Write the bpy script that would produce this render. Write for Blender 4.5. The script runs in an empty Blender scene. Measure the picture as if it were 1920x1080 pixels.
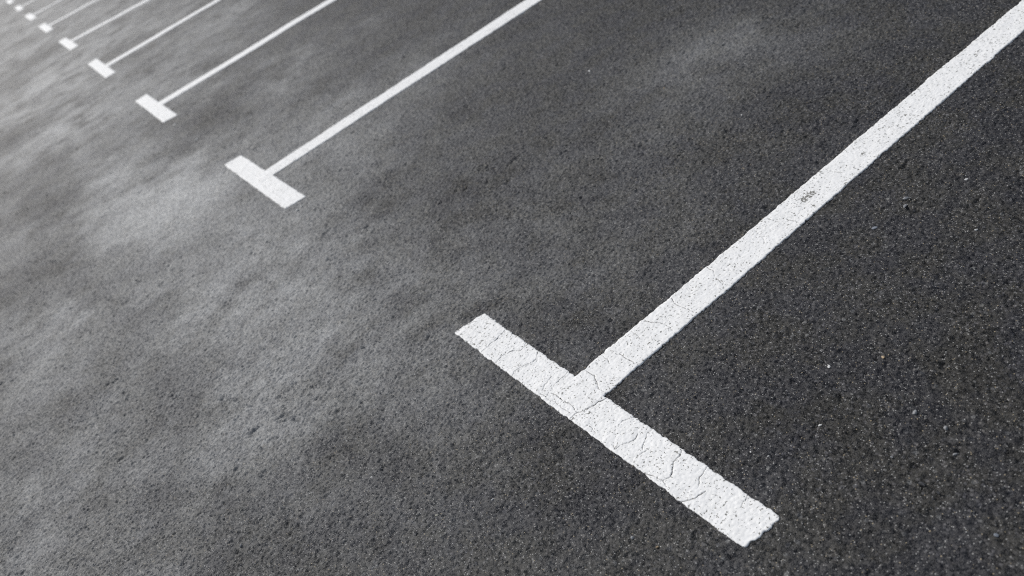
import bpy, math
import numpy as np
from mathutils import Vector, Matrix

# ---------------------------------------------------------------- measured places on the ground (metres)
# X runs along the stall lines, Y along the row of stalls, Z up; every number below is a real ground position
MARKS=[
[(-0.0738, 1.0874), (0.0301, 1.0708), (0.0228, -0.0502), (-0.0728, -0.0401), (0.0289, 0.6149), (0.031, 0.4985), (1.9648, 0.6098), (1.7853, 0.5037)],
[(-0.087, 3.5705), (0.0134, 3.5635), (0.0231, 2.5819), (-0.0816, 2.594), (0.0219, 3.1469), (0.0229, 3.0333), (1.7151, 3.1525), (1.7286, 3.0151)],
[(-0.1074, 6.0055), (-0.0072, 6.0035), (-0.0032, 4.9789), (-0.1078, 4.9972), (-0.0029, 5.5745), (-0.0031, 5.4113), (1.4759, 5.5883), (1.4927, 5.4171)],
[(-0.1057, 8.5585), (0.0008, 8.5945), (-0.003, 7.4263), (-0.105, 7.4206), (-0.0104, 8.0362), (-0.0044, 7.8487), (1.228, 8.1116), (1.2496, 7.8917)],
[(-0.1075, 11.1154), (-0.0019, 11.1459), (0.0057, 9.9761), (-0.1014, 9.9482), (0.0088, 10.6962), (0.015, 10.4407), (0.9831, 10.6059), (1.0099, 10.3325)]]
CRACKS=[(1.2, [(0.0229, 0.9444),(0.0134, 0.9427),(-0.0007, 0.9403),(-0.0105, 0.9351),(-0.0242, 0.9363),(-0.0354, 0.9379),(-0.046, 0.9343),(-0.0586, 0.9339),(-0.0693, 0.9331)]),(1.2, [(0.0264, 0.8404),(0.0141, 0.8319),(0.0001, 0.8321),(-0.0116, 0.8494),(-0.0231, 0.856),(-0.0391, 0.8618),(-0.0559, 0.8608),(-0.0721, 0.8575)]),(1.0, [(0.0225, 0.7783),(0.003, 0.7629),(-0.0099, 0.7642),(-0.0273, 0.7727),(-0.0428, 0.7784),(-0.0566, 0.7811),(-0.0703, 0.7728)]),(1.1, [(0.0263, 0.648),(0.0136, 0.6427),(-0.0021, 0.6423),(-0.0207, 0.6429),(-0.037, 0.6367),(-0.0519, 0.6321),(-0.0617, 0.6267)]),(0.7, [(-0.0106, 0.6732),(-0.0293, 0.6665),(-0.0432, 0.6633),(-0.0544, 0.6561)]),(1.7, [(-0.0475, 0.5158),(-0.038, 0.5051),(-0.0256, 0.5024),(-0.0115, 0.4973),(0.005, 0.495),(0.0271, 0.4863)]),(1.1, [(-0.0467, 0.6242),(-0.044, 0.6035),(-0.0455, 0.5827),(-0.0423, 0.5586),(-0.0438, 0.5385),(-0.0475, 0.5158)]),(1.2, [(-0.0475, 0.5158),(-0.0611, 0.5171),(-0.0733, 0.5133)]),(0.8, [(-0.0643, 0.6506),(-0.0639, 0.6166),(-0.0605, 0.592),(-0.0619, 0.5619),(-0.0593, 0.5329)]),(1.5, [(0.0545, 0.6077),(0.0573, 0.5926),(0.0571, 0.5719),(0.0482, 0.5546),(0.0428, 0.5393),(0.0341, 0.5291),(0.0361, 0.5096)]),(0.8, [(0.1158, 0.6089),(0.1149, 0.5919),(0.1136, 0.5792),(0.1078, 0.5704)]),(0.9, [(0.1451, 0.5729),(0.1435, 0.5535),(0.1477, 0.5323),(0.1465, 0.5162)]),(0.7, [(0.2178, 0.6074),(0.2178, 0.5875),(0.2132, 0.5717)]),(0.8, [(0.2682, 0.6114),(0.2702, 0.5874)]),(0.9, [(0.028, 0.3816),(0.0117, 0.3915),(-0.0034, 0.3996),(-0.0189, 0.3947)]),(1.0, [(0.0281, 0.3209),(0.0082, 0.3214),(-0.0137, 0.3096),(-0.0283, 0.2968)]),(0.9, [(-0.0037, 0.3381),(-0.0246, 0.3332),(-0.0377, 0.3429),(-0.0652, 0.3516),(-0.0606, 0.3662)]),(0.8, [(-0.0144, 0.2858),(-0.0321, 0.2898),(-0.0499, 0.2938)]),(1.4, [(0.0216, 0.2219),(0.0054, 0.2148),(-0.0113, 0.214),(-0.0281, 0.2023),(-0.0431, 0.1923),(-0.0585, 0.1979)]),(0.9, [(-0.0585, 0.1979),(-0.0618, 0.2134),(-0.0664, 0.2306),(-0.071, 0.248)]),(1.2, [(-0.0585, 0.1979),(-0.0648, 0.1807)]),(0.9, [(0.0262, 0.1485),(0.01, 0.1441),(-0.0062, 0.1436),(-0.0219, 0.1283)]),(1.1, [(-0.0218, 0.1085),(-0.0426, 0.1132),(-0.0589, 0.1171),(-0.0715, 0.1298)]),(1.2, [(0.0241, 0.0354),(0.0137, 0.0307),(0.0035, 0.0306),(-0.0077, 0.0251)]),(0.8, [(-0.0606, 0.463),(-0.0599, 0.4439),(-0.0634, 0.4265)]),(1.2, [(0.5051, 0.6105),(0.5034, 0.5855),(0.4862, 0.5634),(0.4777, 0.5327),(0.4761, 0.5134)]),(1.1, [(0.3675, 0.6063),(0.3563, 0.5888),(0.3537, 0.5624),(0.3577, 0.5371),(0.3563, 0.5157)]),(1.0, [(0.2639, 0.6054),(0.2709, 0.5851),(0.2827, 0.5672),(0.2851, 0.5458),(0.2843, 0.5244),(0.2771, 0.5141)]),(0.9, [(0.1462, 0.5729),(0.1434, 0.5511),(0.1475, 0.519)]),(0.8, [(0.1149, 0.6073),(0.1143, 0.5873),(0.1095, 0.569)]),(0.8, [(0.7394, 0.5986),(0.7401, 0.5714),(0.7419, 0.5592)]),(0.8, [(0.7566, 0.5552),(0.7631, 0.5204)]),(0.9, [(0.6631, 0.5827),(0.6642, 0.5725),(0.6813, 0.5487)]),(0.6, [(0.3786, 0.6054),(0.3936, 0.5845),(0.4107, 0.566)]),(0.7, [(0.2187, 0.6127),(0.2164, 0.5882),(0.2139, 0.5701)]),(0.8, [(0.9849, 0.6024),(0.9861, 0.584),(0.9849, 0.564),(0.9894, 0.5523)]),(0.9, [(0.7426, 0.6018),(0.7411, 0.5805),(0.7416, 0.5612)]),(0.7, [(0.7597, 0.5452),(0.7639, 0.5237)]),(1.0, [(0.8621, 0.6122),(0.8685, 0.6035)]),(0.7, [(0.6879, 0.607),(0.6722, 0.565),(0.6554, 0.5386)]),(1.0, [(-0.0155, 3.1496),(0.012, 3.1397)]),(0.8, [(-0.0294, 2.7149),(-0.0114, 2.7059)]),(1.0, [(0.1913, 3.1484),(0.1863, 3.1098)])]
WORN=[((0.8793, 0.5635), 0.017), ((0.8504, 0.5653), 0.015), ((0.8651, 0.5637), 0.014), ((0.8352, 0.5226), 0.007), ((1.0831, 0.5515), 0.006)]
STONES=[
(0.3818, 0.1214, 8, 'white', 'long white stone chip lying right of the nearest T marking'),
(0.4626, 0.0439, 8, 'tan', 'orange tan stone in a small crevice far right of the nearest T marking'),
(0.2412, 0.0336, 8, 'white', 'white stone chip near the right side of the nearest crossbar'),
(0.1061, 0.1017, 5, 'white', 'tiny round white grit just above the right end of the nearest crossbar'),
(0.1189, 0.0656, 6, 'white', 'bright round white pebble right beside the end of the nearest crossbar'),
(0.3681, -0.0944, 10, 'grey', 'round pale grey pebble standing proud on the dark asphalt at right'),
(0.3681, -0.1589, 10, 'grey', 'dull grey rounded pebble right of the pale round one'),
(0.9507, 0.3249, 14, 'grey', 'larger grey flat pebble right of the long white line'),
(0.9248, 0.3096, 13, 'grey', 'thin flat grey chip just below the larger grey flat pebble'),
(0.8227, 0.3249, 12, 'slate', 'bluish grey flat chip nearest the right side of the long white line'),
(0.9076, 0.1116, 7, 'white', 'small white pebble on dark asphalt near the right edge of the photo'),
(1.0748, 0.2408, 8, 'white', 'white chip highest up near the right edge of the photo'),
(0.2162, -0.3485, 8, 'slate', 'bluish pale chip in the bottom right corner of the photo'),
(0.3257, -0.2052, 8, 'grey', 'grey pebble above a black hollow at lower right'),
(0.2344, -0.2318, 7, 'dark', 'dark rounded stone in the cluster at lower right'),
(0.2329, -0.199, 12, 'dark', 'largest dark stone standing out of the asphalt at lower right'),
(0.2542, -0.1227, 6, 'grey', 'pale chip between the crossbar end and the dark stones'),
(-0.3393, 0.486, 6, 'white', 'white pebble on the asphalt below the crossbar at bottom centre'),
(-0.1971, 0.1488, 8, 'grey', 'round grey pebble near the bottom edge left of the crossbar end'),
(-0.1784, 0.0915, 6, 'tan', 'tan pebble near the bottom edge left of the crossbar end'),
(-0.5164, 0.8187, 7, 'white', 'pale angular flake left of the bottom centre of the photo'),
(-0.4573, 0.5606, 9, 'beige', 'beige chipped stone near the bottom edge left of centre'),
(-0.8683, 0.9295, 8, 'grey', 'pale pebble in the bottom left part close to the photo edge'),
(-0.025, 2.5201, 13, 'white', 'fleck of white paint just off the end of the second crossbar'),
(-0.0537, 2.5111, 16, 'white', 'longer fleck of white paint below the end of the second crossbar'),
(-0.0703, 4.8115, 22, 'white', 'fleck of white paint just off the end of the third crossbar'),
(-0.0665, 4.2451, 22, 'white', 'blurred pale fleck between the second and third T markings'),
(1.2946, 1.3999, 6, 'white', 'small bright white pebble upper centre between two long lines'),
(1.1434, 1.0603, 7, 'white', 'white pebble left of the long near line in the upper right part'),
(1.2225, 1.9861, 12, 'white', 'white chip right of the second long line near the top'),
(1.2084, 1.5078, 8, 'tan', 'tan stone in a crevice in the upper centre of the photo')]
HOLLOWS=[(0.224, -0.0507, 14), (0.3411, -0.1944, 12), (0.3153, -0.216, 12), (0.2277, -0.2382, 12), (0.2271, -0.2031, 10), (1.695, 1.4969, 12), (1.2837, 1.5639, 14), (1.176, 0.8277, 14), (1.7048, 1.2843, 10), (1.7527, 0.978, 12), (1.7357, 1.0187, 8), (1.3789, 0.6465, 12), (1.0532, 1.1329, 10), (1.1321, 1.2498, 9), (1.2157, 1.1632, 9), (1.1957, 1.5386, 14), (1.2141, 1.5428, 14), (1.0781, 0.1245, 14), (1.8937, 0.6325, 12), (-0.1676, 0.55, 10), (-0.1811, 0.1744, 8), (-0.1844, 0.4783, 7), (-0.079, 0.4206, 6), (0.3232, 0.0474, 16), (0.4536, 0.0583, 16), (0.5019, -0.0337, 14), (0.5114, -0.063, 14), (0.3933, -0.0826, 14), (0.3286, -0.0501, 8), (1.3237, 2.5214, 16), (1.4034, 2.7464, 12), (1.0681, 1.9637, 16), (-0.3412, 0.7929, 8), (-0.5259, 0.9579, 6), (-0.4456, 0.6575, 6), (-0.5619, 0.7065, 5), (-0.8985, 1.7848, 12), (-0.8799, 1.7781, 12), (-0.9015, 3.2794, 16), (-0.4095, 2.6315, 14), (-0.8899, 2.8751, 18), (-0.318, 0.7021, 6), (0.7392, 0.5441, 8), (0.6292, 0.243, 8), (0.7101, 0.0912, 8), (0.7788, -0.038, 12), (1.2282, 2.2249, 14), (1.6138, 2.6478, 12), (1.5981, 3.1456, 14), (1.0172, 1.4977, 12), (0.044, 2.8389, 12), (0.0773, 2.8109, 12), (0.2494, 2.4771, 14)]
DUST_SHEEN=[  # lighter and darker ground patches: dust, and sheen painted into the base colour
(-0.424, 2.124, 2.65, -0.31, -0.682, -1.887, 0.22),
(-0.285, 1.467, 2.894, -0.531, -0.943, -2.609, 0.22),
(0.496, 3.19, 1.774, -0.492, -0.462, -1.277, 0.15),
(0.747, 6.062, 1.47, -0.305, -0.351, -0.968, 0.04),
(1.073, 3.227, 1.636, -0.64, -0.635, -1.755, 0.04),
(1.468, 1.462, 1.477, -1.074, -0.825, -2.282, 0.08),
(0.234, 1.143, 2.566, -0.982, -1.124, -3.109, 0.06),
(0.685, 1.212, 2.524, -1.325, -1.228, -3.395, 0.02),
(1.073, 3.227, 1.818, -0.711, -0.635, -1.755, 0.03),
(0.153, 2.169, 3.008, -0.789, -1.109, -3.066, 0.08),
(-0.732, 1.522, 3.687, -0.164, -1.38, -3.818, 0.14),
(0.559, 1.07, 2.144, -1.088, -0.912, -2.524, 0.03),
(-1.282, 1.677, 5.613, 0.657, -1.619, -4.479, 0.08),
(-0.447, 3.676, 4.347, -0.345, -0.94, -2.597, 0.85),
(-0.706, 3.892, 5.255, -0.161, -1.26, -3.482, 0.35),
(-0.534, 4.451, 4.111, -0.228, -1.185, -3.271, 0.3),
(-0.592, 6.455, 3.605, -0.126, -0.815, -2.249, 0.3),
(-0.766, 8.223, 3.521, -0.04, -0.885, -2.439, 0.2),
(-1.153, 4.649, 5.702, 0.244, -1.941, -5.36, 0.25),
(-1.212, 3.064, 7.721, 0.533, -1.238, -3.422, 0.3),
(-1.081, 3.075, 11.324, 0.472, -1.811, -5.006, 0.2),
(-0.416, 2.079, 5.082, -0.612, -1.394, -3.854, 0.26),
(-0.13, 2.062, 6.927, -1.355, -2.099, -5.804, 0.1),
(0.572, 4.415, 4.876, -1.144, -1.253, -3.46, 0.16),
(1.134, 7.091, 3.419, -0.777, -1.13, -3.115, 0.22),
(-0.264, 2.663, 7.26, -1.008, -1.903, -5.261, 0.12),
(0.408, 3.144, 6.027, -1.58, -1.945, -5.375, 0.1),
(-1.317, 2.242, 8.219, 0.899, -2.081, -5.755, 0.05),
(-0.417, 8.583, 2.844, -0.127, -0.513, -1.413, 0.25),
(-0.695, 2.159, 8.737, -0.409, -2.582, -7.14, 0.12),
(-0.643, 5.23, 9.893, -0.334, -0.412, -1.138, 0.12),
(1.384, 1.582, 5.134, -3.47, -2.371, -6.556, 0.08),
(1.559, 1.518, 6.716, -4.985, -2.964, -8.196, 0.05),
(-0.68, 11.92, 3.076, -0.045, -0.828, -2.279, 0.15),
(-0.659, 3.419, 4.423, -0.188, -0.744, -2.055, 0.15),
(0.846, 4.691, 5.481, -1.465, -1.767, -4.878, 0.12),
(1.312, 4.393, 3.876, -1.379, -1.833, -5.061, 0.08),
(-1.365, 1.751, 8.377, 1.157, -1.84, -5.09, 0.06),
(-0.844, 2.529, 7.034, -0.057, -1.663, -4.597, -0.1),
(-0.899, 2.754, 7.869, 0.035, -2.526, -6.984, -0.15),
(-0.941, 4.679, 4.748, 0.046, -1.877, -5.184, -0.2),
(-1.019, 7.042, 4.887, 0.078, -0.737, -2.033, -0.15),
(0.117, 4.463, 5.088, -0.813, -1.297, -3.582, -0.15),
(-0.161, 4.136, 5.513, -0.67, -2.039, -5.631, -0.15),
(-0.426, 2.665, 8.931, -0.913, -3.656, -10.107, -0.12),
(-1.144, 2.259, 9.244, 0.61, -2.664, -7.366, -0.1),
(-0.807, 1.671, 7.622, -0.159, -2.57, -7.109, -0.12),
(-0.946, 3.451, 6.86, 0.088, -3.275, -9.052, -0.15),
(0.109, 7.113, 4.429, -0.493, -0.811, -2.235, -0.15),
(-0.275, 10.843, 5.435, -0.26, -0.761, -2.095, -0.1),
(-0.561, 2.858, 7.302, -0.502, -3.93, -10.864, -0.1),
(-0.857, 3.841, 7.567, -0.03, -3.27, -9.035, -0.12),
(0.059, 2.252, 9.007, -2.103, -2.71, -7.491, -0.03),
(-1.174, 3.717, 5.765, 0.311, -3.056, -8.444, -0.12),
(-0.226, 6.415, 6.142, -0.49, -1.462, -4.034, -0.12),
(-0.881, 5.888, 4.633, 0.001, -2.12, -5.849, -0.12),
(0.93, 3.643, 3.915, -1.309, -1.404, -3.877, -0.05)]

S = bpy.context.scene
COL = S.collection

# ---------------------------------------------------------------- noise helpers
def h2(ix, iy, seed):
    v = (ix.astype(np.int64) * 374761393 + iy.astype(np.int64) * 668265263 + seed * 974634777) & 0xffffffff
    v = ((v ^ (v >> 13)) * 1274126177) & 0xffffffff
    v = ((v ^ (v >> 16)) * 2246822519) & 0xffffffff
    return ((v ^ (v >> 15)) & 0xffffff).astype(np.float32) / np.float32(16777216.0)

def vnoise(x, y, cell, seed):
    x = x / cell; y = y / cell
    ix = np.floor(x); iy = np.floor(y)
    fx = (x - ix).astype(np.float32); fy = (y - iy).astype(np.float32)
    fx = fx * fx * (3 - 2 * fx); fy = fy * fy * (3 - 2 * fy)
    ix = ix.astype(np.int64); iy = iy.astype(np.int64)
    a = h2(ix, iy, seed); b = h2(ix + 1, iy, seed); c = h2(ix, iy + 1, seed); d = h2(ix + 1, iy + 1, seed)
    return (a + (b - a) * fx) * (1 - fy) + (c + (d - c) * fx) * fy - .5

def stones(x, y, cell, seed):
    """domed stones of the aggregate: 0 in the gaps, up to 1 on a stone"""
    x = x / cell; y = y / cell
    ix = np.floor(x).astype(np.int64); iy = np.floor(y).astype(np.int64)
    f1 = np.full(x.shape, 9., np.float32); hh = np.zeros(x.shape, np.float32)
    for dx in (-1, 0, 1):
        for dy in (-1, 0, 1):
            jx = ix + dx; jy = iy + dy
            px = jx + .1 + .8 * h2(jx, jy, seed); py = jy + .1 + .8 * h2(jx, jy, seed + 1)
            d = ((px - x) ** 2 + (py - y) ** 2).astype(np.float32)
            m = d < f1
            f1 = np.where(m, d, f1)
            hh = np.where(m, h2(jx, jy, seed + 2), hh)
    return np.clip(1 - f1 * 1.5, 0, 1) * (.45 + .55 * hh)

def relief_low(x, y):
    return (.0060 * vnoise(x, y, .55, 11) + .0030 * vnoise(x + .3 * y, y, .21, 12) + .0016 * vnoise(x, y, .08, 13))

def relief(x, y, sp):
    """height of the asphalt surface, at or below about 0; sp = local grid spacing"""
    f = np.clip((.014 - sp) / .008, 0, 1).astype(np.float32)
    f2 = np.clip((.05 - sp) / .03, 0, 1).astype(np.float32)
    z = relief_low(x, y) * np.clip((.3 - sp) / .2, 0, 1)
    rough = np.clip(.5 + 1.6 * vnoise(x, y, .35, 31) + .8 * vnoise(x, y, .12, 32), .15, 1.3)   # some places more ravelled
    z = z + f * (.0048 * stones(x, y, .0092, 5) + .0030 * vnoise(x, y, .0062, 21) - .0036)
    z = z + f2 * rough * (.0011 * vnoise(x, y, .028, 22) + .0012 * vnoise(x, y, .014, 23))
    n = vnoise(x, y, .034, 41) + .55 * vnoise(x, y, .013, 42)
    z = z - f2 * .0055 * np.clip((n - .40 - .15 * (1 - rough)) * 5, 0, 1)          # plucked out stones
    for hx, hy, r in HOLLOWS:
        rr = r * .001
        a = .4 + 2.4 * h2(np.array([int(hx * 1e4)]), np.array([int(hy * 1e4)]), 7)[0]
        m = (np.abs(x - hx) < 3 * rr) & (np.abs(y - hy) < 3 * rr)
        if not m.any(): continue
        dx = x[m] - hx; dy = y[m] - hy
        u = dx * math.cos(a) + dy * math.sin(a); v = (-dx * math.sin(a) + dy * math.cos(a)) * 2.4
        q = (u * u + v * v) / rr ** 2 * (1 + 1.2 * vnoise(x[m], y[m], .008, 43))
        z[m] -= .0065 * np.exp(-q * 2.2)
    return z

def mesh_grid(name, X, Y, Z, attrs=None, mat=None, parent=None, smooth=True, skirt=None):
    ny, nx = X.shape
    co = np.stack([X, Y, Z], -1).reshape(-1, 3).astype(np.float32)
    idx = np.arange(nx * ny, dtype=np.int32).reshape(ny, nx)
    q = np.stack([idx[:-1, :-1], idx[:-1, 1:], idx[1:, 1:], idx[1:, :-1]], -1).reshape(-1, 4)
    if skirt is not None:                                  # turn the sheet's rim down to z = skirt
        rim = np.concatenate([idx[0, :], idx[1:, -1], idx[-1, -2::-1], idx[-2:0:-1, 0]])
        low = co[rim].copy(); low[:, 2] = skirt
        base = len(co); co = np.concatenate([co, low]); k = np.arange(len(rim))
        k2 = (k + 1) % len(rim)
        q = np.concatenate([q, np.stack([rim[k2], rim[k], base + k, base + k2], -1).astype(np.int32)])
        if attrs:
            attrs = {n: np.concatenate([a.reshape(-1), a.reshape(-1)[rim]]) for n, a in attrs.items()}
    me = bpy.data.meshes.new(name)
    me.vertices.add(len(co)); me.vertices.foreach_set('co', co.ravel())
    me.loops.add(q.size); me.loops.foreach_set('vertex_index', q.ravel())
    me.polygons.add(len(q))
    me.polygons.foreach_set('loop_start', np.arange(0, q.size, 4, dtype=np.int32))
    me.polygons.foreach_set('use_smooth', np.full(len(q), smooth, dtype=bool))
    me.update(calc_edges=True)
    for n, a in (attrs or {}).items():
        at = me.attributes.new(n, 'FLOAT', 'POINT'); at.data.foreach_set('value', a.reshape(-1).astype(np.float32))
    o = bpy.data.objects.new(name, me); COL.objects.link(o)
    if mat: me.materials.append(mat)
    if parent: o.parent = parent
    return o

# ---------------------------------------------------------------- material helpers
class NT:
    def __init__(s, name):
        s.m = bpy.data.materials.new(name); s.m.use_nodes = True
        s.t = s.m.node_tree; s.t.nodes.clear()
        s.out = s.n('ShaderNodeOutputMaterial'); s.b = s.n('ShaderNodeBsdfPrincipled')
        s.l(s.b.outputs[0], s.out.inputs[0])
        s.co = s.n('ShaderNodeTexCoord').outputs['Object']
    def n(s, t, **k):
        x = s.t.nodes.new(t)
        for a, v in k.items(): setattr(x, a, v)
        return x
    def l(s, a, b): s.t.links.new(a, b)
    def setv(s, sock, v):
        if isinstance(v, (int, float, tuple, list)): sock.default_value = v
        else: s.l(v, sock)
    def math(s, op, a, b=0., clamp=False):
        x = s.n('ShaderNodeMath', operation=op, use_clamp=clamp); s.setv(x.inputs[0], a); s.setv(x.inputs[1], b); return x.outputs[0]
    def noise(s, scale, detail=2, rough=.5, dist=0, co=None):
        x = s.n('ShaderNodeTexNoise'); s.l(co or s.co, x.inputs['Vector'])
        x.inputs['Scale'].default_value = scale; x.inputs['Detail'].default_value = detail
        x.inputs['Roughness'].default_value = rough; x.inputs['Distortion'].default_value = dist
        return x.outputs['Fac']
    def voro(s, scale, feature='F1', co=None):
        x = s.n('ShaderNodeTexVoronoi', feature=feature); s.l(co or s.co, x.inputs['Vector']); x.inputs['Scale'].default_value = scale
        return x
    def ramp(s, fac, stops):
        x = s.n('ShaderNodeMapRange', interpolation_type='SMOOTHSTEP'); s.l(fac, x.inputs[0])
        for i, v in enumerate(stops): x.inputs[1 + i].default_value = v
        return x.outputs[0]
    def mix(s, f, a, b, mode='MIX'):
        x = s.n('ShaderNodeMix', data_type='RGBA', blend_type=mode); s.setv(x.inputs[0], f)
        for i, v in ((6, a), (7, b)):
            if isinstance(v, tuple): v = (*v, 1) if len(v) == 3 else v
            s.setv(x.inputs[i], v)
        return x.outputs[2]
    def attr(s, name): return s.n('ShaderNodeAttribute', attribute_name=name).outputs['Fac']
    def bump(s, h, dist, strength=1., normal=None):
        x = s.n('ShaderNodeBump'); s.l(h, x.inputs['Height']); x.inputs['Distance'].default_value = dist; x.inputs['Strength'].default_value = strength
        if normal: s.l(normal, x.inputs['Normal'])
        return x.outputs[0]

def asphalt_mat():   # noqa
    s = NT('asphalt')
    v = s.voro(150); v2 = s.voro(330)
    sep = s.n('ShaderNodeSeparateColor'); s.l(v.outputs['Color'], sep.inputs[0])
    sep2 = s.n('ShaderNodeSeparateColor'); s.l(v2.outputs['Color'], sep2.inputs[0])
    fine = s.noise(420, 3, .6); mid = s.noise(38, 4, .6); big = s.noise(2.3, 4, .55, .3)
    # bitumen with slight warm and cool drift
    tint = s.mix(s.ramp(s.noise(5.5, 3, .6), (.42, .58, 0, 1)), (.0080, .0080, .0125), (.0135, .0118, .0080))
    c = s.mix(s.ramp(fine, (.42, .68, 0, 1)), tint, (.044, .043, .043))
    # individual stones, more or less coated
    dens = s.math('MULTIPLY', s.math('SUBTRACT', s.noise(9, 3, .6), .5), .9)          # barer and tarrier areas
    st = s.ramp(s.math('ADD', sep.outputs[0], dens), (.62, 1.02, 0, 1))
    c = s.mix(s.math('MULTIPLY', st, s.ramp(v.outputs['Distance'], (.25, .65, .9, 0))), c, s.mix(s.noise(3.1, 2, .5), (.094, .094, .120), (.128, .119, .096)))
    v3 = s.voro(62); sep3 = s.n('ShaderNodeSeparateColor'); s.l(v3.outputs['Color'], sep3.inputs[0])
    big_st = s.math('MULTIPLY', s.ramp(sep3.outputs[0], (.80, .95, 0, 1)), s.ramp(v3.outputs['Distance'], (.22, .36, .8, 0)))
    c = s.mix(big_st, c, s.mix(sep3.outputs[1], (.035, .036, .042), (.15, .15, .145)))
    # rare bare stones: pale, a few tan
    bare = s.math('MULTIPLY', s.ramp(sep2.outputs[1], (.89, .93, 0, 1)), s.ramp(v2.outputs['Distance'], (.25, .5, 1, 0)))
    bcol = s.mix(s.ramp(sep2.outputs[2], (.8, .85, 0, 1)), (.36, .36, .35), (.33, .27, .17))
    c = s.mix(s.math('MULTIPLY', bare, .9), c, bcol)
    # dust on the worn strip of the drive lane, with sheen painted into the colour
    dust_sheen = s.attr('dust_sheen')
    dn = s.math('MULTIPLY', dust_sheen, s.ramp(mid, (.25, .75, .65, 1.2)))
    c = s.mix(s.math('MULTIPLY', dn, .80, True), c, (.53, .535, .525))
    s.l(c, s.b.inputs['Base Color'])
    r = s.math('ADD', s.math('MULTIPLY', fine, .22), ASPH_ROUGH)
    s.l(r, s.b.inputs['Roughness']); s.b.inputs['Specular IOR Level'].default_value = ASPH_SPEC
    hgt = s.math('SUBTRACT', s.math('MULTIPLY', fine, 1.0), s.math('MULTIPLY', v2.outputs['Distance'], .9))
    b1 = s.bump(hgt, .0016, .9)
    b2 = s.bump(s.math('SUBTRACT', s.math('MULTIPLY', mid, .5), s.math('MULTIPLY', v.outputs['Distance'], .7)), .003, .5, b1)
    # every stone lies at its own tilt
    def vm(op, a, b_):
        x = s.n('ShaderNodeVectorMath', operation=op); s.setv(x.inputs[0], a)
        if b_ is not None: s.setv(x.inputs[3] if op == 'SCALE' else x.inputs[1], b_)
        return x.outputs[0]
    tl = s.math('MULTIPLY', s.math('SUBTRACT', 1.0, s.math('MULTIPLY', dust_sheen, .65)), TILT)
    t1 = vm('SCALE', vm('SUBTRACT', v.outputs['Color'], (.5, .5, .5)), tl)
    t2 = vm('SCALE', vm('SUBTRACT', v2.outputs['Color'], (.5, .5, .5)), tl)
    s.l(vm('NORMALIZE', vm('ADD', vm('ADD', b2, t1), t2), None), s.b.inputs['Normal'])
    return s.m

def paint_mat():
    s = NT('road_paint')
    v = s.voro(150); fine = s.noise(420, 3, .6); mid = s.noise(30, 4, .6); pn = s.noise(170, 2.0, .5, .5); pz = s.noise(14, 3, .5)
    wp = s.noise(90, 2, .5)
    c = s.mix(s.ramp(mid, (.3, .7, 0, 1)), (.80, .797, .78), (.755, .752, .732))
    c = s.mix(s.ramp(s.attr('worn'), (-.25, 0, 1, 0)), c, (.87, .868, .855))      # the farther marks are less worn
    c = s.mix(s.math('MULTIPLY', s.ramp(s.noise(110, 3, .7), (.55, .75, 0, 1)), .16), c, (.52, .52, .50))     # thin paint over the stones
    # pits where the paint never reached the bottom of the aggregate
    thr = s.math('ADD', pn, s.math('MULTIPLY', s.math('SUBTRACT', pz, .5), .20))
    thr = s.math('ADD', thr, s.math('MULTIPLY', s.attr('worn'), .26))
    pit = s.ramp(thr, (.628, .66, 0, 1))
    c = s.mix(s.math('MULTIPLY', pit, 1.0), c, s.mix(wp, (.10, .097, .085), (.30, .295, .27)))
    crack = s.attr('crack')
    c = s.mix(s.ramp(crack, (.25, .85, 0, .92)), c, (.075, .072, .068))
    s.l(c, s.b.inputs['Base Color'])
    s.b.inputs['Roughness'].default_value = .62; s.b.inputs['Specular IOR Level'].default_value = .3
    hgt = s.math('SUBTRACT', s.math('MULTIPLY', fine, .35), s.math('MULTIPLY', v.outputs['Distance'], .45))
    hgt = s.math('SUBTRACT', hgt, s.math('MULTIPLY', pit, .9))
    s.l(s.bump(hgt, .0009, .6), s.b.inputs['Normal'])
    return s.m

def stone_mat(kind, c0):
    s = NT('stone_' + kind)
    n = s.noise(260, 3, .6)
    s.l(s.mix(s.ramp(n, (.3, .7, 0, 1)), tuple(x * .72 for x in c0), c0), s.b.inputs['Base Color'])
    s.b.inputs['Roughness'].default_value = .6
    s.l(s.bump(n, .0012, .6), s.b.inputs['Normal'])
    return s.m

TILT = .75; ASPH_ROUGH = .50; ASPH_SPEC = .30; DUST_SHEEN_GAIN = 1.7

# ---------------------------------------------------------------- the ground
def axis(a, b, d, grow_lo, grow_hi, far):
    mid = np.arange(a, b, d)
    hi = [b]; st = d
    while hi[-1] < far: st *= grow_hi; hi.append(hi[-1] + st)
    lo = [a - d]; st = d
    while lo[-1] > -far: st *= grow_lo; lo.append(lo[-1] - st)
    return np.array(lo[::-1] + list(mid) + hi)
D = .0036
gx = axis(-1.75, 2.15, D, 1.03, 1.03, 900.)
# along Y the sheet coarsens slowly with distance from the viewer's side of the lot
ys = [-.75]; st = D
while ys[-1] < 2.1: ys.append(ys[-1] + st)
while ys[-1] < 900: st *= 1.0012 if ys[-1] < 7 else (1.004 if ys[-1] < 26 else 1.05); ys.append(ys[-1] + st)
lo = [-.75 - D]; st = D
while lo[-1] > -900: st *= 1.05; lo.append(lo[-1] - st)
gy = np.array(lo[::-1] + ys)
X, Y = np.meshgrid(gx, gy)
SP = np.maximum(np.gradient(gx)[None, :] + 0 * Y, np.gradient(gy)[:, None] + 0 * X)
Z = relief(X, Y, SP)

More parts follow.
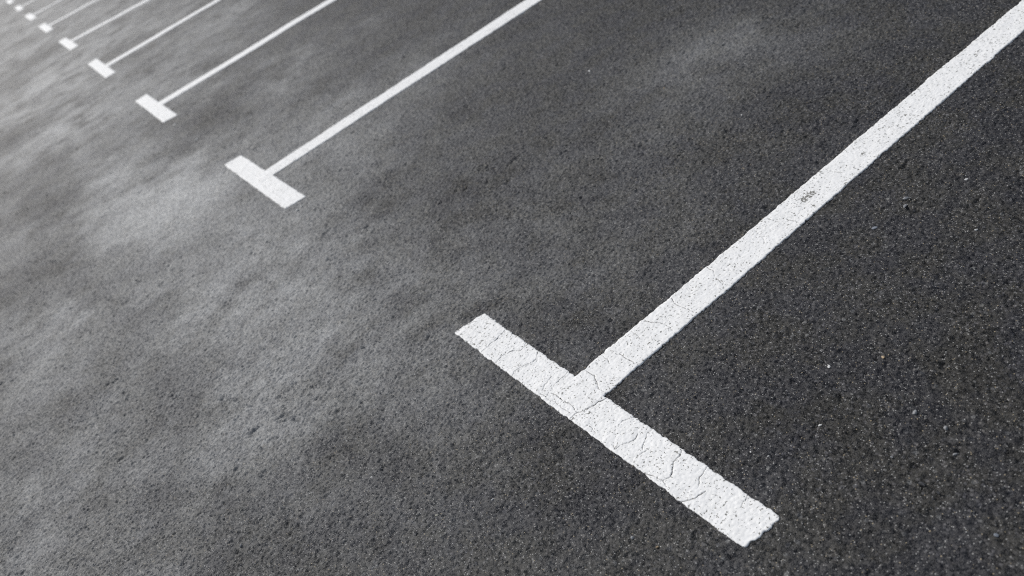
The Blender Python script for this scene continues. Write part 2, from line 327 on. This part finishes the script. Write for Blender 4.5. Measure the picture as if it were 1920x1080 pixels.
def dust_sheen_field(x, y):
    n1 = vnoise(x, y, .9, 61) + .5 * vnoise(x, y, .37, 62) + .28 * vnoise(x, y, .15, 63)
    lane = 1 / (1 + np.exp((x + .15 - .22 * (y - 2.2)) / .35))          # drive lane side paler: dust, plus sheen put into the colour
    d = np.clip(.36 + n1 * .34, 0, 1) * (.03 + .97 * lane)
    wx = x + .12 * vnoise(x, y, .2, 64) + .06 * vnoise(x, y, .06, 65); wy = y + .25 * vnoise(x, y, .2, 66) + .08 * vnoise(x, y, .07, 67)
    for cx, cy, a, b, c, e, s in DUST_SHEEN:
        u = a * (wx - cx) + b * (wy - cy); v = c * (wx - cx) + e * (wy - cy)
        d = d + s * DUST_SHEEN_GAIN * np.exp(-np.clip(u * u + v * v, 0, 40) ** .85 * .8)
    m = vnoise(x + .2 * y, y, .42, 81) * .5 + vnoise(x, y, .17, 82) * .65 + vnoise(x, y, .085, 83) * .6 + vnoise(x, y, .04, 84) * .4
    n2 = vnoise(x, y, 1.6, 85) + .6 * vnoise(x, y, .7, 86)
    d = d * np.clip(1 + (1.0 + .8 * np.clip((y - 3.5) / 4, 0, 1)) * m + .35 * n2, .12, 2.3)
    return 1 - np.exp(-np.clip(d, 0, 3) * .92)
ground = mesh_grid('ground', X, Y, Z, {'dust_sheen': dust_sheen_field(X, Y)}, asphalt_mat())
ground['kind'] = 'structure'
del X, Y, Z, SP

# ---------------------------------------------------------------- painted T markings
PAINT = paint_mat()

def seg_dist(x, y, pts):
    d = np.full(x.shape, 9., np.float32)
    for (ax, ay), (bx, by) in zip(pts[:-1], pts[1:]):
        vx, vy = bx - ax, by - ay; L = vx * vx + vy * vy + 1e-12
        t = np.clip(((x - ax) * vx + (y - ay) * vy) / L, 0, 1)
        d = np.minimum(d, np.hypot(x - ax - t * vx, y - ay - t * vy))
    return d

def strip(name, c00, c01, c10, c11, step, thick, parent, seed, origin, rag=.0021, corner=.009):
    """a painted strip between four ground corners (c00-c01 one end, c10-c11 the other), ragged like paint on stones"""
    A, B, Cc, Dd = (np.array(p, float) for p in (c00, c01, c10, c11))
    length = np.linalg.norm((Cc + Dd - A - B) / 2); width = (np.linalg.norm(B - A) + np.linalg.norm(Dd - Cc)) / 2
    nu = max(int(length / step), 8); nv = max(int(width / step), 6)
    u, v = np.meshgrid(np.linspace(0, 1, nu + 1), np.linspace(0, 1, nv + 1))
    # rounded corners: pull the ends in near the long edges
    e = np.minimum(v, 1 - v) * width
    pull = corner * np.clip(1 - e / corner, 0, 1) ** 2 * .6
    ul = np.clip(u, pull / length, 1 - pull / length)
    P = (A[None, None] * (1 - ul)[..., None] + Cc * ul[..., None]) * (1 - v)[..., None] + (B * (1 - ul)[..., None] + Dd * ul[..., None]) * v[..., None]
    x, y = P[..., 0], P[..., 1]
    ex = (Cc - A) / np.linalg.norm(Cc - A); ey = (B - A) / np.linalg.norm(B - A)
    def rg(x, y, s):
        return rag * (1.5 * vnoise(x, y, .030, s) + 1.7 * vnoise(x, y, .011, s + 1) + 1.2 * vnoise(x, y, .005, s + 2))
    band = .02 / max(width, .02)
    wlo = np.clip(1 - v / .25, 0, 1); whi = np.clip(1 - (1 - v) / .25, 0, 1)
    off = rg(x, y, seed) * wlo + rg(x + 5, y, seed + 9) * whi
    x = x + ey[0] * off; y = y + ey[1] * off
    eu = .03 / length
    wl = np.clip(1 - u / eu, 0, 1); wh = np.clip(1 - (1 - u) / eu, 0, 1)
    off = 1.3 * (rg(x, y + 3, seed + 20) * wl + rg(x, y + 7, seed + 30) * wh)
    x = x + ex[0] * off; y = y + ex[1] * off
    crack = np.zeros(x.shape, np.float32)
    if seed in (100, 101, 110, 111):
        wx = x + .0012 * 2 * vnoise(x, y, .012, 71) + .0014 * 2 * vnoise(x, y, .005, 72)
        wy = y + .0012 * 2 * vnoise(x, y, .012, 73) + .0014 * 2 * vnoise(x, y, .005, 74)
        for w, pts in CRACKS:
            if seed == 100 and min(p[0] for p in pts) > .06: continue
            if seed == 101 and max(p[0] for p in pts) < -.05: continue
            d = seg_dist(wx, wy, pts)
            vary = .35 + 2.0 * np.clip(vnoise(x, y, .013, 75) + .35, 0, 1)
            crack = np.maximum(crack, min(1., .55 + .45 * w) * np.clip(1.25 - d / (.0005 * w * vary + .00038), 0, 1))
    worn = np.full(x.shape, 0. if seed < 110 else -.25, np.float32)
    for (wx_, wy_), r in WORN:
        worn = np.maximum(worn, np.exp(-((x - wx_) ** 2 + (y - wy_) ** 2) / (r * r) * 1.2))
    z = relief_low(x, y) * .98 + thick
    z = z + .0009 * stones(x, y, .0092, 5) + .0004 * vnoise(x, y, .0062, 21) + .0012 * vnoise(x, y, .028, 22) + .0006 * vnoise(x, y, .014, 23)
    z = z - .0022 * crack - .0005 * (h2((x * 1e4).astype(np.int64), (y * 1e4).astype(np.int64), 3) if False else 0)
    m = np.minimum(np.minimum(v, 1 - v) * width, np.minimum(u, 1 - u) * length)
    z = z - .0012 * np.clip(1 - m / .004, 0, 1) ** 2                  # rolled edge
    return mesh_grid(name, x - origin[0], y - origin[1], z, {'crack': crack, 'worn': worn}, PAINT, parent, skirt=-.012)

LABELS = ['nearest T marking with cracked crossbar and broad line crossing the right half',
          'second T marking from the camera, clean unbroken crossbar',
          'third T marking from the camera, medium small crossbar with a pale fleck off its end',
          'fourth T marking from the camera, between the third and the fifth in the row',
          'fifth T marking from the camera, small slightly blurred crossbar in the upper left',
          'sixth T marking from the camera, its crossbar nearly as wide as long, upper left',
          'seventh T marking from the camera, tiny crossbar with a thin grey white line',
          'eighth T marking from the camera, a small blurred white blot with a faint line',
          'ninth T marking from the camera, tiny white blot at the top left corner',
          'farthest T marking in view, cut by the very top left corner of the photo']
PITCH = 2.5
dY = [-.045, .082, -.012, -.036, .0075, .009, -.0056, .0034, -.0038, 0]
for i in range(10):
    if i < 5:
        ol, il, ir, orr, jf, jn, ff, fn = MARKS[i]
    else:
        y0 = i * PITCH + dY[i] - .02; w = .112
        ol, il, ir, orr = (-w, y0 + 1.15), (0., y0 + 1.15), (0., y0), (-w, y0)
        jf, jn = (0., y0 + .65), (0., y0 + .65 - .15); ff, fn = (1., y0 + .65), (1., y0 + .5)
    jf, jn, ff, fn = (np.array(p) for p in (jf, jn, ff, fn))
    # straight line: direction from the measured edges, constant width
    if i >= 2:
        cj = (jf + jn) / 2; cf = (ff + fn) / 2; wl = (.115, .115, .135, .15, .17)[min(i, 4)]
        d = (cf - cj) / np.linalg.norm(cf - cj); n = np.array([-d[1], d[0]])
        jf, jn, ff, fn = cj + n * wl / 2, cj - n * wl / 2, cf + n * wl / 2, cf - n * wl / 2
    def ext(a, b, x): t = (x - a[0]) / (b[0] - a[0]); return a + (b - a) * t
    x0 = -.045 if i < 5 else -.05
    s0, s1, e0, e1 = ext(jn, fn, x0), ext(jf, ff, x0), ext(jn, fn, 4.9), ext(jf, ff, 4.9)
    oy = (ol[1] + orr[1]) / 2; org = (-.05, oy)
    root = bpy.data.objects.new('parking_marking', None); COL.objects.link(root)
    root.location = (org[0], org[1], 0); root.empty_display_size = .3
    root['label'] = LABELS[i]; root['category'] = 'parking marking'; root['group'] = 'white T shaped parking bay markings painted on the asphalt'
    stp = (.0014, .0035, .007, .01, .015, .02)[min(i, 5)]
    cb = strip('crossbar', orr, ir, ol, il, stp, .0010, root, 100 + 10 * i, org)
    ln = strip('stall_line', s0, s1, e0, e1, stp * 1.25, .0016, root, 101 + 10 * i, org, corner=.006)

# ---------------------------------------------------------------- loose stones and flecks of paint
SM = {'white': stone_mat('white', (.62, .62, .60)), 'grey': stone_mat('grey', (.24, .245, .25)), 'tan': stone_mat('tan', (.42, .31, .19)),
      'slate': stone_mat('slate', (.19, .21, .24)), 'dark': stone_mat('dark', (.035, .036, .04)), 'beige': stone_mat('beige', (.34, .33, .27))}
import bmesh
for k, (px, py, size, kind, lab) in enumerate(STONES):
    rng = np.random.default_rng(500 + k)
    bm = bmesh.new(); bmesh.ops.create_icosphere(bm, subdivisions=2, radius=1)
    chip = 'chip' in lab or 'flake' in lab or 'fleck' in lab
    r = size * .00052
    ax = (r * rng.uniform(1.1, 1.45), r * rng.uniform(.65, .9), r * (.35 if chip else rng.uniform(.6, .75)))
    planes = [(Vector(rng.normal(size=3)).normalized(), rng.uniform(.55, .85)) for _ in range(9)]   # broken faces
    for v in bm.verts:
        for nrm, dd in planes:
            t = v.co.dot(nrm)
            if t > dd: v.co -= nrm * (t - dd) * .9
        v.co = Vector((v.co.x * ax[0], v.co.y * ax[1], v.co.z * ax[2]))
    nm = 'paint_fleck' if 'paint' in lab else ('stone_chip' if chip else 'pebble')
    me = bpy.data.meshes.new(nm); bm.to_mesh(me); bm.free(); me.materials.append(SM[kind])
    o = bpy.data.objects.new(nm, me); COL.objects.link(o)
    gz = float(relief(np.array([px]), np.array([py]), np.array([D]))[0])
    o.location = (px, py, gz + ax[2] * .55); o.rotation_euler = (rng.uniform(-.2, .2), rng.uniform(-.2, .2), rng.uniform(0, 3.1))
    o['label'] = lab; o['category'] = {'paint_fleck': 'paint fleck', 'stone_chip': 'stone chip', 'pebble': 'pebble'}[nm]
    o['group'] = 'loose stones and flecks lying on the asphalt'

# ---------------------------------------------------------------- camera
cam_d = bpy.data.cameras.new('camera'); cam = bpy.data.objects.new('camera', cam_d); COL.objects.link(cam)
R = Matrix(((0.7562735639618333, 0.59064341210573, -0.28140834420565364),
            (-0.5388855920717373, 0.3184364707915964, -0.779872125881728),
            (-0.37101565345677806, 0.7414435742562568, 0.5591143094968563)))
cam.matrix_world = Matrix.Translation((-0.5563849894554425, -0.8734738360841081, 1.4067805367199442)) @ R.to_4x4()
cam_d.sensor_width = 36; cam_d.lens = 36 * 1559.77 / 1920; cam_d.clip_start = .05; cam_d.clip_end = 5000
cam_d.dof.use_dof = True; cam_d.dof.focus_distance = 1.95; cam_d.dof.aperture_fstop = 2.6; cam_d.dof.aperture_blades = 7
S.camera = cam

# ---------------------------------------------------------------- light: hazy sun ahead and to the left, low enough to glaze the asphalt
AZ = math.radians(-14); EL = math.radians(42)
sun_d = bpy.data.lights.new('sun', 'SUN'); sun_d.energy = 2.1; sun_d.angle = math.radians(12); sun_d.color = (1, .98, .95)
sun = bpy.data.objects.new('sun', sun_d); COL.objects.link(sun)
to_sun = Vector((math.sin(AZ) * math.cos(EL), math.cos(AZ) * math.cos(EL), math.sin(EL)))
sun.rotation_euler = (-to_sun).to_track_quat('-Z', 'Y').to_euler(); sun.location = to_sun * 30
W = bpy.data.worlds.new('World'); S.world = W; W.use_nodes = True
nt = W.node_tree; bg = nt.nodes['Background']
sky = nt.nodes.new('ShaderNodeTexSky'); sky.sky_type = 'NISHITA'; sky.sun_disc = False
sky.sun_elevation = EL; sky.sun_rotation = AZ; sky.dust_density = 2; sky.air_density = 1.0; sky.ozone_density = 1.0
hs = nt.nodes.new('ShaderNodeHueSaturation'); hs.inputs['Saturation'].default_value = .55      # thin high cloud
nt.links.new(sky.outputs[0], hs.inputs['Color']); nt.links.new(hs.outputs[0], bg.inputs[0]); bg.inputs[1].default_value = .10

S.view_settings.view_transform = 'Standard'; S.view_settings.look = 'None'; S.view_settings.gamma = 1; S.view_settings.exposure = .32
S.render.engine = 'CYCLES'
S.cycles.use_denoising = False
S.cycles.max_bounces = 4; S.cycles.diffuse_bounces = 2; S.cycles.glossy_bounces = 2
S.cycles.sample_clamp_indirect = 4; S.cycles.filter_width = 1.1
